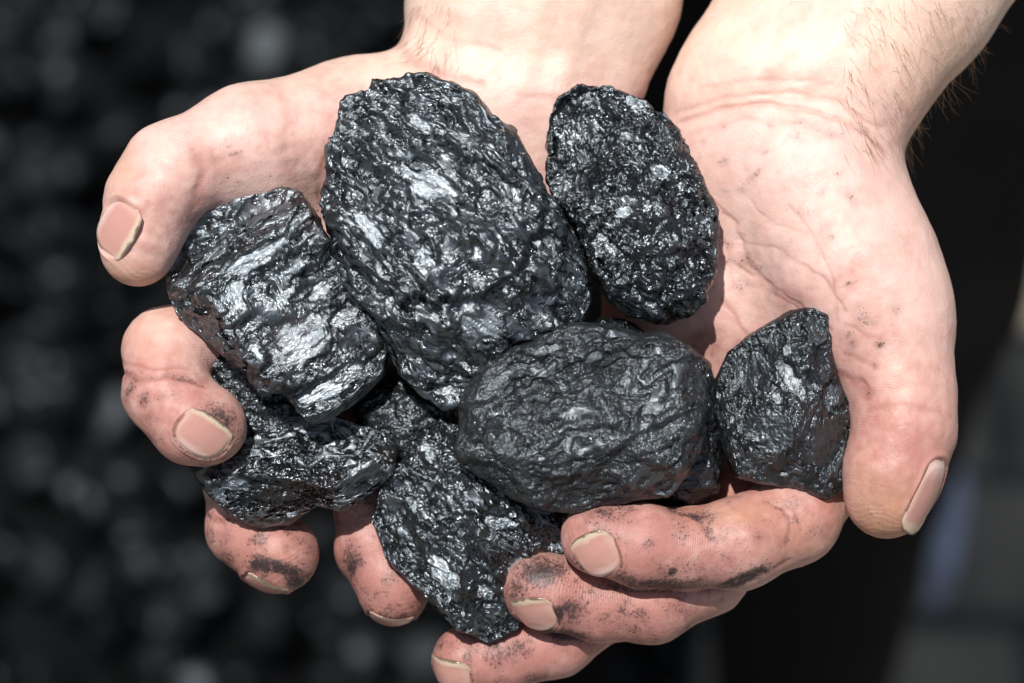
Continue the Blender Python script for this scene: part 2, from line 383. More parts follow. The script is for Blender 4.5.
def grad(f, V, e=0.6):
    g = np.stack([f(V + np.eye(3)[i] * e) - f(V - np.eye(3)[i] * e) for i in range(3)], 1)
    n = np.linalg.norm(g, axis=1, keepdims=True); return g / np.maximum(n, 1e-9), n[:, 0] / (2 * e)
def project(f, V, it=3):
    for _ in range(it):
        n, s = grad(f, V); V = V - n * np.clip(f(V) / np.maximum(s, .3), -3, 3)[:, None]
    return V
def subdivide(V, Q):
    """one split of every quad into four"""
    E = np.sort(np.concatenate([Q[:, [0, 1]], Q[:, [1, 2]], Q[:, [2, 3]], Q[:, [3, 0]]]), axis=1)
    key = E[:, 0] * len(V) + E[:, 1]
    uq, first, inv = np.unique(key, return_index=True, return_inverse=True); inv = inv.ravel()
    em = (V[E[first, 0]] + V[E[first, 1]]) / 2; fm = V[Q].mean(1)
    n = len(Q); eo = len(V); fo = eo + len(uq)
    e = [eo + inv[i * n:(i + 1) * n] for i in range(4)]; c = fo + np.arange(n)
    QQ = np.concatenate([np.stack([Q[:, 0], e[0], c, e[3]], 1), np.stack([e[0], Q[:, 1], e[1], c], 1),
                         np.stack([c, e[1], Q[:, 2], e[2]], 1), np.stack([e[3], c, e[2], Q[:, 3]], 1)])
    return np.concatenate([V, em, fm]), QQ

# ------------------------------------------------------------------ the hands
# nodes: (x, y, depth, radius)
def node(n): z = n[2]; return F(n[0], n[1], z), n[3] * Fk(z)
def chain(P, nodes, k):
    d = None
    nn = [node(n) for n in nodes]
    for (a, ra), (b, rb) in zip(nn[:-1], nn[1:]):
        c = capsule(P, a, b, ra, rb)
        d = c if d is None else smin(d, c, k)
    return d
HA = dict(   # the hand on the picture's left
    core=[
        [(600, -210, -175, 88), (555, 0, -110, 86), (520, 95, -92, 74)],
        [(530, -210, -175, 80), (495, 0, -112, 82), (470, 90, -95, 70)],
        [(650, -210, -180, 76), (612, 0, -115, 62), (592, 70, -100, 58)],
        [(480, 105, -92, 62), (330, 290, -110, 52)],
        [(510, 110, -95, 62), (370, 350, -122, 50)],
        [(540, 110, -95, 60), (420, 385, -128, 48)],
        [(560, 110, -90, 58), (500, 250, -112, 56), (475, 390, -122, 44)],
        [(450, 100, -88, 58), (360, 124, -72, 60), (272, 150, -30, 58)],     # thenar
        [(400, 160, -90, 60), (320, 220, -85, 55)], [(330, 210, -85, 52), (250, 195, -52, 48)],
    ],
    fingers=[
        [(330, 140, -56, 60), (245, 146, -14, 57), (174, 173, 14, 50), (152, 200, 28, 45), (140, 240, 34, 38), (137, 252, 34, 34)],      # thumb
        [(330, 290, -110, 50), (225, 335, -60, 44), (168, 352, -12, 44), (166, 392, 18, 42), (192, 421, 30, 42), (208, 426, 30, 39)],  # index
        [(370, 350, -125, 48), (290, 430, -105, 42), (246, 478, -84, 41), (249, 527, -62, 41), (275, 551, -44, 39), (281, 555, -40, 37)],
        [(420, 385, -130, 46), (390, 450, -110, 40), (372, 500, -85, 38), (374, 548, -70, 37), (392, 580, -60, 35), (394, 592, -58, 34)],
        [(475, 390, -122, 42), (480, 450, -122, 34), (470, 500, -110, 31), (455, 530, -92, 28), (448, 545, -84, 25)],
    ])
HB = dict(   # the hand on the picture's right
    core=[
        [(1075, -210, -160, 96), (905, 0, -95, 82), (848, 78, -72, 76), (822, 135, -66, 74)],
        [(1010, -210, -165, 92), (828, 0, -100, 80), (765, 80, -78, 72), (745, 140, -75, 66)],
        [(960, -210, -165, 60), (790, 0, -104, 56), (718, 98, -84, 50)],
        [(745, 135, -80, 68), (665, 250, -100, 58), (640, 390, -118, 46)],
        [(770, 140, -80, 66), (700, 300, -105, 58), (700, 420, -125, 48)],
        [(800, 150, -72, 66), (760, 320, -98, 58), (765, 440, -118, 50)],
        [(820, 160, -66, 68), (820, 320, -80, 60), (822, 428, -88, 50)],
        [(812, 190, -45, 76), (852, 270, -28, 78), (878, 330, -15, 66)],
        [(848, 220, -48, 62), (878, 300, -30, 60)],
    ],
    fingers=[
        [(850, 270, -45, 66), (883, 322, -14, 60), (902, 392, 12, 51), (904, 430, 22, 50), (893, 470, 28, 47), (887, 495, 28, 43)],      # thumb
        [(822, 425, -88, 50), (826, 462, -60, 48), (792, 518, -12, 46), (738, 544, 12, 45), (688, 549, 18, 40), (642, 546, 26, 41), (601, 539, 26, 35), (596, 538, 26, 34)],
        [(765, 440, -118, 50), (748, 520, -84, 44), (706, 572, -42, 42), (652, 600, -26, 42), (600, 603, -20, 38), (552, 592, -14, 37), (537, 588, -12, 35)],
        [(700, 420, -125, 48), (672, 520, -108, 42), (612, 596, -84, 39), (556, 638, -66, 37), (500, 656, -54, 35), (466, 660, -48, 34)],
        [(640, 390, -118, 44), (610, 480, -122, 36), (580, 540, -108, 32), (545, 570, -95, 30), (520, 580, -88, 27)],
    ])
def hand_sdf(H, kp=34, kf=20):
    fk = [14, 11, 11, 11, 9]
    def f(P):
        d = None
        for c in H['core']:
            e = chain(P, c, kp); d = e if d is None else smin(d, e, kp)
        best = d
        for i, fi in enumerate(H['fingers']):
            e = chain(P, fi, fk[i])
            best = np.minimum(best, smin(d, e, kf if i else 34))
        return best
    return f
def poly_dist(px, py, pts):
    d = np.full(len(px), 1e9)
    for (x0, y0), (x1, y1) in zip(pts[:-1], pts[1:]):
        vx, vy = x1 - x0, y1 - y0
        h = np.clip(((px - x0) * vx + (py - y0) * vy) / (vx * vx + vy * vy), 0, 1)
        d = np.minimum(d, np.hypot(px - x0 - h * vx, py - y0 - h * vy))
    return d
# creases: (points, depth, width)
CRE = [
    # picture-left hand
    ([(196, 150), (203, 172), (199, 196), (190, 222)], 2.6, 9), ([(214, 150), (219, 175), (214, 205)], 1.0, 6),
    ([(275, 85), (290, 110), (286, 150), (292, 180)], 1.8, 9), ([(300, 105), (296, 140), (300, 190)], 1.0, 7),
    ([(118, 372), (140, 380), (170, 375), (205, 384)], 3.2, 4), ([(120, 362), (150, 368), (190, 366)], 1.4, 3),
    ([(330, 150), (318, 180), (322, 205)], 2.0, 5),
    ([(400, 42), (412, 60), (440, 75), (480, 84)], 2.2, 7), ([(420, 20), (450, 40), (500, 52)], 1.0, 6),
    ([(520, 95), (560, 100), (600, 92)], 1.6, 6), ([(205, 515), (225, 520), (250, 516)], 1.8, 3),
    # picture-right hand
    ([(680, 122), (720, 108), (770, 104), (820, 112), (858, 128), (885, 150)], 2.6, 4),
    ([(676, 112), (730, 96), (790, 92), (840, 102), (880, 128)], 2.0, 3.5),
    ([(690, 135), (740, 120), (800, 120), (850, 140)], 0.9, 4), ([(700, 88), (760, 80), (830, 84)], 1.2, 4),
    ([(836, 372), (848, 378), (862, 385), (868, 395)], 2.4, 6), ([(845, 352), (858, 360), (872, 366)], 1.0, 5),
    ([(700, 190), (735, 225), (748, 262), (780, 300), (800, 312)], 2.2, 3.5),
    ([(720, 258), (755, 276), (790, 300), (830, 330)], 1.9, 3), ([(735, 240), (780, 250), (820, 275), (846, 310)], 1.4, 2.6),
    ([(790, 205), (815, 240), (832, 280), (838, 320)], 1.1, 2.5), ([(722, 300), (745, 330), (752, 350)], 1.4, 3),
    ([(748, 200), (772, 224), (800, 232)], 0.9, 2.2), ([(708, 215), (728, 250), (732, 290)], 1.3, 3),
    ([(845, 325), (862, 335), (880, 338)], 1.0, 3),
    ([(672, 508), (690, 512), (704, 522), (712, 538)], 3.4, 4), ([(765, 500), (782, 508), (790, 520), (788, 545)], 2.6, 3.5),
    ([(773, 498), (795, 512), (800, 530)], 1.3, 2.5), ([(700, 592), (735, 582), (765, 574), (790, 560)], 1.6, 3),
    ([(870, 410), (900, 405), (935, 412)], 1.0, 4), ([(600, 575), (615, 590), (640, 592)], 1.0, 3),
    ([(575, 560), (590, 580), (596, 610)], 1.2, 4), ([(490, 632), (500, 650), (502, 672)], 1.6, 3),
]
# dust: (x, y, rx, ry, angle, strength)
DIRT = [
    (222, 418, 24, 14, -35, .62), (144, 400, 7, 10, 0, .45), (128, 392, 7, 16, -10, .45), (190, 378, 22, 7, 5, .22), (240, 436, 10, 12, 0, .3),
    (282, 568, 40, 9, -20, .8), (262, 566, 20, 9, -10, .85), (296, 582, 12, 8, -10, .95), (225, 560, 12, 14, 0, .5), (290, 545, 30, 12, 0, .18), (226, 520, 18, 8, 0, .3),
    (352, 562, 14, 26, 0, .62), (372, 595, 30, 22, 0, .3), (402, 618, 26, 8, 0, .5), (420, 605, 10, 12, 0, .4),
    (600, 512, 26, 11, 5, .55), (622, 520, 20, 10, 0, .3), (585, 528, 12, 6, 0, .3), (662, 585, 60, 9, 2, .7), (745, 578, 30, 7, 25, .95), (672, 572, 8, 5, 40, .85),
    (700, 515, 26, 8, 0, .42), (720, 530, 50, 18, 0, .18), (628, 580, 20, 7, -10, .6), (770, 520, 26, 14, 0, .15),
    (540, 572, 34, 20, 10, .72), (518, 590, 16, 18, 0, .55), (572, 610, 20, 14, -20, .62), (566, 635, 28, 7, -8, .85), (600, 590, 50, 16, 0, .3), (620, 622, 60, 18, 0, .25), (560, 612, 6, 10, 0, .8),
    (452, 648, 24, 20, 0, .25), (486, 632, 30, 12, -10, .55), (500, 655, 26, 14, -30, .38), (437, 672, 12, 8, 0, .7), (515, 648, 16, 10, 0, .5),
    (745, 262, 12, 9, 20, .35), (728, 245, 7, 5, 0, .3), (760, 268, 8, 5, 0, .3), (742, 190, 5, 4, 0, .3), (880, 345, 5, 4, 0, .7), (862, 318, 9, 14, 0, .28), (852, 345, 6, 9, 0, .3),
    (872, 508, 26, 30, 0, .2), (888, 526, 26, 12, 0, .2), (766, 152, 4, 2, 20, .5), (778, 172, 3, 3, 0, .3), (870, 322, 12, 6, 0, .28), (728, 262, 16, 6, 30, .25),
    (332, 165, 12, 22, 0, .22), (318, 196, 10, 12, 0, .25), (700, 240, 16, 20, 0, .15), (575, 80, 34, 16, 20, .12), (540, 75, 18, 10, 0, .12), (786, 380, 30, 18, 0, .1), (715, 345, 12, 20, 0, .2),
]
# redder, warmer areas of the skin
RED = [(160, 190, 30, 26, .5), (850, 290, 34, 60, .35), (900, 420, 40, 26, .5),
    (150, 215, 60, 60, .55), (230, 150, 50, 50, .30), (335, 150, 28, 70, .65), (190, 300, 60, 60, .4), (170, 400, 80, 70, .6), (265, 550, 70, 60, .8), (390, 580, 60, 70, .9),
    (900, 450, 60, 90, .55), (865, 350, 45, 60, .45), (780, 300, 55, 40, .28), (640, 550, 100, 60, .75), (770, 510, 80, 60, .55), (590, 610, 120, 50, .85), (480, 660, 80, 50, 1.0),
    (715, 340, 40, 50, .5), (585, 260, 40, 90, .9), (690, 200, 40, 60, .3), (840, 240, 40, 60, .2),
]
WARM = [(885, 520, 45, 40, .85), (862, 495, 20, 40, .6), (118, 165, 26, 26, .45), (135, 275, 40, 18, .7), (740, 512, 50, 16, .55), (228, 440, 26, 26, .35), (150, 330, 30, 30, .3), (800, 540, 40, 30, .3), (280, 560, 40, 20, .2),
        (930, 90, 60, 70, .35), (900, 400, 30, 60, .15), (760, 100, 90, 18, .25)]
NAILS = [  # x, y, depth guess, outward normal, free-edge direction, length, width, hand
    (119, 229, 60, (-0.80, 0.10, 0.60), (0.74, -0.66, 0.6), 50, 58, 0),
    (201, 436, 66, (-0.25, -0.42, 0.87), (0.62, 0.66, 0.4), 42, 56, 0),
    (262, 591, -30, (-0.30, -0.94, 0.16), (0.45, 0.35, 0.85), 42, 48, 0),
    (390, 628, -50, (-0.05, -0.97, 0.14), (0.15, 0.3, 0.95), 40, 48, 0),
    (921, 492, 50, (0.82, -0.06, 0.54), (-0.18, -0.98, 0.0), 78, 44, 1),
    (598, 554, 52, (-0.22, -0.62, 0.74), (-0.58, 0.70, 0.4), 48, 47, 1),
    (535, 616, 10, (-0.18, -0.80, 0.56), (-0.50, 0.62, 0.6), 46, 50, 1),
    (444, 684, -22, (-0.45, -0.80, 0.40), (-0.45, 0.45, 0.8), 44, 50, 1),
]
def unit(v): v = np.array(v, float); return v / np.linalg.norm(v)
def nail_shape(s, t):            # s: -1 cuticle .. +1 free edge, t: -1..1 ; superellipse value
    return np.abs(t) ** 2.6 + np.where(s < 0, np.abs(s) ** 2.4, np.abs(s) ** 3.2)
def make_nail(f, nd):
    x, y, z, n, a, Ln, Wn, hi_ = nd
    n = unit(n); p = F(x, y, z)[None, :]
    p = project(f, p, 25)
    g, _ = grad(f, p); n = unit(0.45 * n + 0.55 * g[0])
    a = np.array(a, float); a = unit(a - n * (a @ n)); b = np.cross(a, n)
    S, T = np.meshgrid(np.linspace(-.9, .75, 12), np.linspace(-.85, .85, 12), indexing='ij')
    S, T = S.ravel(), T.ravel()
    base = p[0] + S[:, None] * a * Ln / 2 + T[:, None] * b * Wn / 2
    h = np.full(len(S), 22.0)
    for _ in range(50): h -= np.clip(f(base + h[:, None] * n), -6, 6) * 0.8
    h = np.clip(h, -26, 10)
    A = np.stack([np.ones_like(S), S, T, T * T, S * S], 1)
    W = np.exp(-(S ** 2 + T ** 2) * 0.7)
    co = np.linalg.lstsq(A * W[:, None], h * W, rcond=None)[0]
    co[4] = np.clip(co[4], -3.5, 0); co[3] = np.clip(co[3], -11, -3)
    return dict(p=p[0], n=n, a=a, b=b, L=Ln / 2, W=Wn / 2, co=co)
def nail_h(nl, s, t):
    c = nl['co']; return c[0] + c[1] * s + c[2] * t + c[3] * t * t + c[4] * s * s

MDIV = 3.4
def build_hand(H, hid, lo, hi):
    f = hand_sdf(H)
    V, Q = surface_nets(f, lo, hi, MDIV)
    V, Q = subdivide(V, Q)
    V = project(f, V, 3)
    Nn, _ = grad(f, V, 1.2)
    px, py = to_px(V)
    front = sstep(-0.15, 0.25, Nn[:, 2])
    disp = 1.6 * fbm(V / 60.0, 3, 5 + hid) + 0.5 * fbm(V / 14.0, 3, 9 + hid)
    wob = 2.5 * noise(V / 16.0, 3)
    crease = np.zeros(len(V)); crv = np.clip(0.75 + 0.9 * noise(V / 20.0, 61), 0.15, 1.2)
    for pts, dep, w in CRE:
        d = poly_dist(px + wob, py - wob, pts)
        c = np.exp(-(d / (w * 0.62)) ** 2)
        c = c * crv; disp -= front * dep * c * 0.55; disp -= front * dep * 0.35 * np.exp(-(d / (3.2 * w)) ** 2)
        crease = np.maximum(crease, front * min(1, dep / 3.0) * np.exp(-(d / (w * 0.9)) ** 2))
    # tendons and a vein under the skin of the wrists
    for pts, hgt, w in [([(600, -30), (575, 40), (560, 90)], 2.2, 13), ([(560, -30), (535, 40), (520, 95)], 1.8, 11),
                        ([(880, -30), (830, 50), (800, 90)], 2.0, 14), ([(840, -20), (790, 40), (758, 82)], 2.2, 13)]:
        disp += front * hgt * np.exp(-(poly_dist(px, py, pts) / w) ** 2)
    nails = [make_nail(f, nd) for nd in NAILS if nd[7] == hid]
    V = V + Nn * disp[:, None]
    nfold = np.zeros(len(V))
    for nl in nails:
        q = V - nl['p']; s = q @ nl['a'] / nl['L']; t = q @ nl['b'] / nl['W']; hh = q @ nl['n']
        zone = (np.abs(s) < 1.7) & (np.abs(t) < 1.5) & (Nn @ nl['n'] > -0.1) & (np.abs(hh) < 45)
        e = nail_shape(s, t) ** (1 / 2.6); ht = nail_h(nl, np.clip(s, -1, 1), np.clip(t, -1, 1))
        inside = zone & (e < 1.0)
        w = sstep(0.97, 0.80, e) * inside
        tgt = ht - 2.6
        low = np.minimum(hh, tgt) * 0.0 + tgt
        dh = (low - hh) * w
        dh = np.where(s > 0.55, np.minimum(dh, 0), dh)
        # fold of skin round the sides and the cuticle
        rim = np.exp(-((e - 1.09) / 0.075) ** 2) * zone * sstep(0.75, 0.1, s)
        dh = dh + rim * 2.1 * (1 - w)
        V = V + nl['n'] * dh[:, None]
        nfold = np.maximum(nfold, np.exp(-((e - 1.0) / 0.07) ** 2) * zone * sstep(0.9, 0.3, s))
    # colour of the skin itself
    base = np.array([0.80, 0.553, 0.485]); pink = np.array([0.475, 0.220, 0.187]); fore = np.array([0.80, 0.60, 0.49])
    red = np.zeros(len(V))
    for x, y, rx, ry, s_ in RED:
        red = np.maximum(red, s_ * np.exp(-(((px - x) / rx) ** 2 + ((py - y) / ry) ** 2) * 0.9))
    red = np.clip(red * 0.9 + 0.42 * sstep(230, 500, py) + 0.30 * fbm(V / 45.0, 3, 77) + 0.50 * fbm(V / 11.0, 3, 78) * (0.3 + red) + 0.45 * crease + 0.08, 0, 1)
    fm = sstep(120, 40, py)
    col = base[None] * (1 - fm[:, None]) + fore[None] * fm[:, None]
    col = col * (1 - red[:, None]) + pink[None] * red[:, None]
    warm = np.zeros(len(V))
    for x, y, rx, ry, s_ in WARM: warm = np.maximum(warm, s_ * np.exp(-(((px - x) / rx) ** 2 + ((py - y) / ry) ** 2)))
    warm *= (0.8 + 0.5 * fbm(V / 20.0, 2, 71)); warm = np.clip(warm, 0, 1)[:, None]
    col = col * (1 - warm) + np.array([0.56, 0.30, 0.17])[None] * warm
    dirt = np.zeros(len(V))
    for x, y, rx, ry, an, s_ in DIRT:
        ca, sa = math.cos(R(-an)), math.sin(R(-an)); dx, dy = px - x, py - y
        u, v = dx * ca + dy * sa, -dx * sa + dy * ca
        dirt = np.maximum(dirt, 1.35 * s_ * np.exp(-((u / rx) ** 2 + (v / ry) ** 2) * 1.1))
    rs = np.random.RandomState(21 + hid)
    for _ in range(150):                     # small smears and specks
        if hid: x, y = (rs.uniform(480, 840), rs.uniform(500, 650)) if rs.rand() < .5 else (rs.uniform(690, 900), rs.uniform(120, 400))
        else: x, y = (rs.uniform(120, 430), rs.uniform(370, 630)) if rs.rand() < .75 else (rs.uniform(200, 350), rs.uniform(120, 220))
        sz = rs.uniform(1.5, 7) * (1.6 if y > 400 else 0.8); an = rs.uniform(-60, 60); el = rs.uniform(1, 3.2)
        ca, sa = math.cos(R(an)), math.sin(R(an)); dx, dy = px - x, py - y
        dirt = np.maximum(dirt, rs.uniform(.12, .5) * np.exp(-(((dx * ca + dy * sa) / (sz * el)) ** 2 + ((-dx * sa + dy * ca) / sz) ** 2)))
    film = (0.12 + 0.42 * sstep(-.1, .4, fbm(V / 26.0, 3, 41))) * sstep(360, 520, py) * sstep(900, 620, px)
    film = np.maximum(film, 0.24 * sstep(0.0, .4, fbm(V / 20.0, 3, 43)) * np.exp(-(((px - 740) / 60) ** 2 + ((py - 250) / 60) ** 2)))
    dirt = np.maximum(dirt, film)
    dirt = dirt * front + 0.32 * crease * sstep(150, 420, py) + 0.45 * nfold * sstep(300, 420, py)
    dirt = np.clip(dirt + 0.05 * sstep(0.1, 0.5, fbm(V / 30.0, 3, 99)), 0, 1)
    # papillary ridges on the finger pads
    rid = np.zeros(len(V)); rmk = np.zeros(len(V))
    for fi in H['fingers']:
        (a, ra), (b, rb) = node(fi[-4 if len(fi) > 5 else -3]), node(fi[-1])
        d = capsule(V, a, b, ra + 4, rb + 4); m = sstep(4, -3, d); ax = unit(b - a)
        q = V - b; u = q @ ax; r_ = np.sqrt(np.maximum((q * q).sum(1) - u * u, 0))
        ph = np.sqrt(u * u + (0.55 * r_) ** 2) + 4 * noise(V / 30.0, 55)
        rid = np.where(m > rmk, ph * 2 * math.pi / 2.5, rid); rmk = np.maximum(rmk, m)
    return V, Q, col, dirt, rid, rmk, nails, f

LO = [(60 - 512, 341 - 720, -190), (400 - 512, 341 - 760, -190)]
box = [((-460, -330, -216), (230, 520, 90)), ((-110, -400, -216), (640, 520, 96))]
parts = [build_hand(HA, 0, *box[0]), build_hand(HB, 1, *box[1])]
person = bpy.data.objects.new('person', None); scene.collection.objects.link(person)
person.location = (0.06, 0.36, 0)
tag(person, 'person in black clothes holding out cupped bare hands, dusty with coal, full of coal lumps', 'person')
bpy.context.view_layer.update()
def under(o, par):
    o.parent = par
    o.matrix_parent_inverse = par.matrix_world.inverted()
Vb, Qb, off = [], [], 0
for p in parts: Vb.append(p[0]); Qb.append(p[1] + off); off += len(p[0])
cat = lambda i: np.concatenate([p[i] for p in parts])
col4 = np.concatenate([cat(2), np.ones((off, 1))], 1)
body = new_mesh('body', to_world(np.concatenate(Vb)), np.concatenate(Qb), M_skin, attrs={
    'tone': ('FLOAT_COLOR', col4), 'dirt': ('FLOAT', cat(3)), 'ridge': ('FLOAT', cat(4)), 'ridgemask': ('FLOAT', cat(5))})
under(body, person)
for p in parts:
    for nl in p[6]:
        ns, ntn = 44, 36
        s1 = np.linspace(-1, 1.0, ns); t1 = np.linspace(-1, 1, ntn)
        S, T = np.meshgrid(s1, t1, indexing='ij')
        T2 = T * np.where(S < 0, (1 - np.abs(S) ** 2.4) ** (1 / 2.6), 1.0 - 0.14 * S ** 3)
        S2 = np.where(S > 0, S * (1.06 - 0.40 * np.abs(T2) ** 2.8), S)
        sv, tv = S2.ravel(), T2.ravel()
        h = nail_h(nl, sv, tv) + 0.2 + 0.25 * np.sin(tv * 40) * 0.3 + 0.8 * sstep(0.5, 1.0, sv) - 2.2 * sstep(0.80, 1.0, nail_shape(sv, tv) ** (1 / 2.6)) * sstep(0.7, 0.2, sv) + 0.2 * noise(np.stack([sv * 3, tv * 3, sv * 0], 1), 4)
        top = nl['p'] + sv[:, None] * nl['a'] * nl['L'] + tv[:, None] * nl['b'] * nl['W'] + h[:, None] * nl['n']
        bot = top - nl['n'] * 1.7
        VV = np.concatenate([top, bot]); k = ns * ntn
        I = np.arange(k).reshape(ns, ntn)
        q = np.stack([I[:-1, :-1], I[1:, :-1], I[1:, 1:], I[:-1, 1:]], -1).reshape(-1, 4)
        ring = np.concatenate([I[0, :-1], I[:-1, -1], I[-1, :0:-1], I[:0:-1, 0]])
        r2 = np.roll(ring, -1)
        side = np.stack([ring, r2, r2 + k, ring + k], 1)
        QQ = np.concatenate([q, q[:, ::-1] + k, side])
        al = (S.ravel() + 1) / 2
        o = new_mesh('fingernail', to_world(VV), QQ, M_nail, attrs={'along': ('FLOAT', np.concatenate([al, al])), 'across': ('FLOAT', np.tile(np.abs(T.ravel()), 2))})
        under(o, body)

# short hairs on the outer side of the wrists
rng = np.random.RandomState(4)
def hairs():
    HV, HF = [], []
    for (x0, x1, y0, y1, dx, dy, n, hi_) in [(840, 1000, -10, 150, 14, 26, 280, 1), (405, 460, -10, 60, -8, 22, 60, 0)]:
        f = parts[hi_][7]
        X = rng.uniform(x0, x1, n); Y = rng.uniform(y0, y1, n)
        P0 = np.stack([F(x, y, 30) for x, y in zip(X, Y)]); hit = np.ones(n, bool)
        for _ in range(60):
            d = f(P0); P0[:, 2] -= np.clip(d, -5, 8)
        d = np.abs(f(P0)); g, _ = grad(f, P0)
        for i in range(n):
            if d[i] > 1.5: continue
            dirv = unit(np.array([dx, -dy, 0]) + rng.normal(0, 9, 3)); dirv = unit(dirv - g[i] * (dirv @ g[i]) + 0.25 * g[i])
            Ln = rng.uniform(22, 44); pts = []
            bend = rng.normal(0, 0.3, 3)
            for s in np.linspace(0, 1, 5):
                pts.append(P0[i] + dirv * Ln * s + bend * Ln * s * s * 0.5 - g[i] * 2 + g[i] * 3 * s)
            sd = unit(np.cross(dirv, g[i])); base = len(HV)
            for j, q in enumerate(pts):
                w = 0.17 * (1 - 0.8 * j / 4)
                HV += [q + sd * w, q - sd * w * .5 + g[i] * w, q - sd * w * .5 - g[i] * w]
            for j in range(4):
                for m_ in range(3):
                    a = base + j * 3 + m_; b_ = base + j * 3 + (m_ + 1) % 3
                    HF.append((a, b_, b_ + 3, a + 3))
    return np.array(HV), np.array(HF)
hv, hf = hairs()
o = new_mesh('arm_hair', to_world(hv), hf, M_hair); o['kind'] = 'stuff'; under(o, body)

# clothes: trousers, jacket with sleeves, shoes (metres, relative to the hands)
def metric_sdf(groups, k):
    def f(P):
        d = None
        for ch in groups:
            for a, b in zip(ch[:-1], ch[1:]):
                e = capsule(P, np.array(a[:3]), np.array(b[:3]), a[3], b[3]); d = e if d is None else smin(d, e, k)
        return d
    return f
def garment(name, groups, lo, hi, mat, k=0.05, st=0.012, fold=0.010):
    f = metric_sdf(groups, k); V, Q = surface_nets(f, lo, hi, st)
    n, _ = grad(f, V, 0.004)
    V = V + n * (fold * ridged(V * np.array([7, 7, 3.5]), 3, 8))[:, None]
    o = new_mesh(name, V + np.array(HAND), Q, mat); under(o, person); return o
garment('trousers', [[(.145, .44, .0, .115), (.148, .36, -.45, .062), (.160, .38, -.98, .040)],
                     [(.04, .44, .0, .09), (.018, .42, -.45, .050), (.02, .46, -.98, .040)], [(.04, .44, .0, .09), (.14, .44, .0, .11)]],
        (-.25, .15, -1.08), (.45, .70, .2), M_black, k=0.03, fold=0.005)
garment('jacket', [[(-.01, .47, .0, .15), (-.05, .48, .32, .15), (.085, .47, .40, .12)], [(.14, .47, .02, .12), (.20, .48, .32, .14), (.085, .47, .40, .12)],
                   [(.085, .46, .0, .16), (.085, .48, .3, .16)],
                   [(-.11, .48, .34, .085), (-.13, .40, .10, .065), (.015, .19, .09, .047)],
                   [(.28, .48, .34, .085), (.32, .40, .10, .065), (.155, .20, .09, .047)]],
        (-.3, .10, -.2), (.5, .75, .58), M_black, k=0.06)
for sx, sy in ((.17, .33), (.01, .43)):
    f = metric_sdf([[(sx, sy + .06, -1.045, .046), (sx + .01, sy - .12, -1.058, .040)], [(sx, sy + .06, -1.02, .05), (sx, sy - .02, -1.045, .046)]], .04)
    V, Q = surface_nets(f, (sx - .1, sy - .25, -1.098), (sx + .1, sy + .2, -.95), .006)
    o = new_mesh('shoe', V + np.array(HAND), Q, M_shoe); under(o, person)

# ------------------------------------------------------------------ coal lumps
import bmesh
ICO = {}
def ico(n):
    if n not in ICO:
        bm = bmesh.new(); bmesh.ops.create_icosphere(bm, subdivisions=n, radius=1.0)
        V = np.array([v.co[:] for v in bm.verts]); T = np.array([[v.index for v in f.verts] for f in bm.faces]); bm.free()
        V /= np.linalg.norm(V, axis=1, keepdims=True); ICO[n] = (V, T)
    return ICO[n]
def outline_radius(poly, cx, cy, th):
    p = np.array(poly, float); x = p[:, 0] - cx; y = -(p[:, 1] - cy)
    out = np.zeros_like(th); ux, uy = np.cos(th), np.sin(th)
    for i in range(len(p)):
        x0, y0, x1, y1 = x[i], y[i], x[(i + 1) % len(p)], y[(i + 1) % len(p)]
        dx, dy = x1 - x0, y1 - y0; den = ux * dy - uy * dx
        den = np.where(np.abs(den) < 1e-9, 1e-9, den)
        r = (x0 * dy - y0 * dx) / den; t = (x0 * uy - y0 * ux) / den
        ok = (r > 0) & (t >= -1e-6) & (t <= 1 + 1e-6)
        out = np.where(ok, np.maximum(out, r), out)
    return out
def basis(ax, ay):
    """rows: streak direction, across, normal"""
    a = unit(ax); n = unit(np.array(ay, float) - a * (np.array(ay) @ a)); return np.stack([a, np.cross(n, a), n])
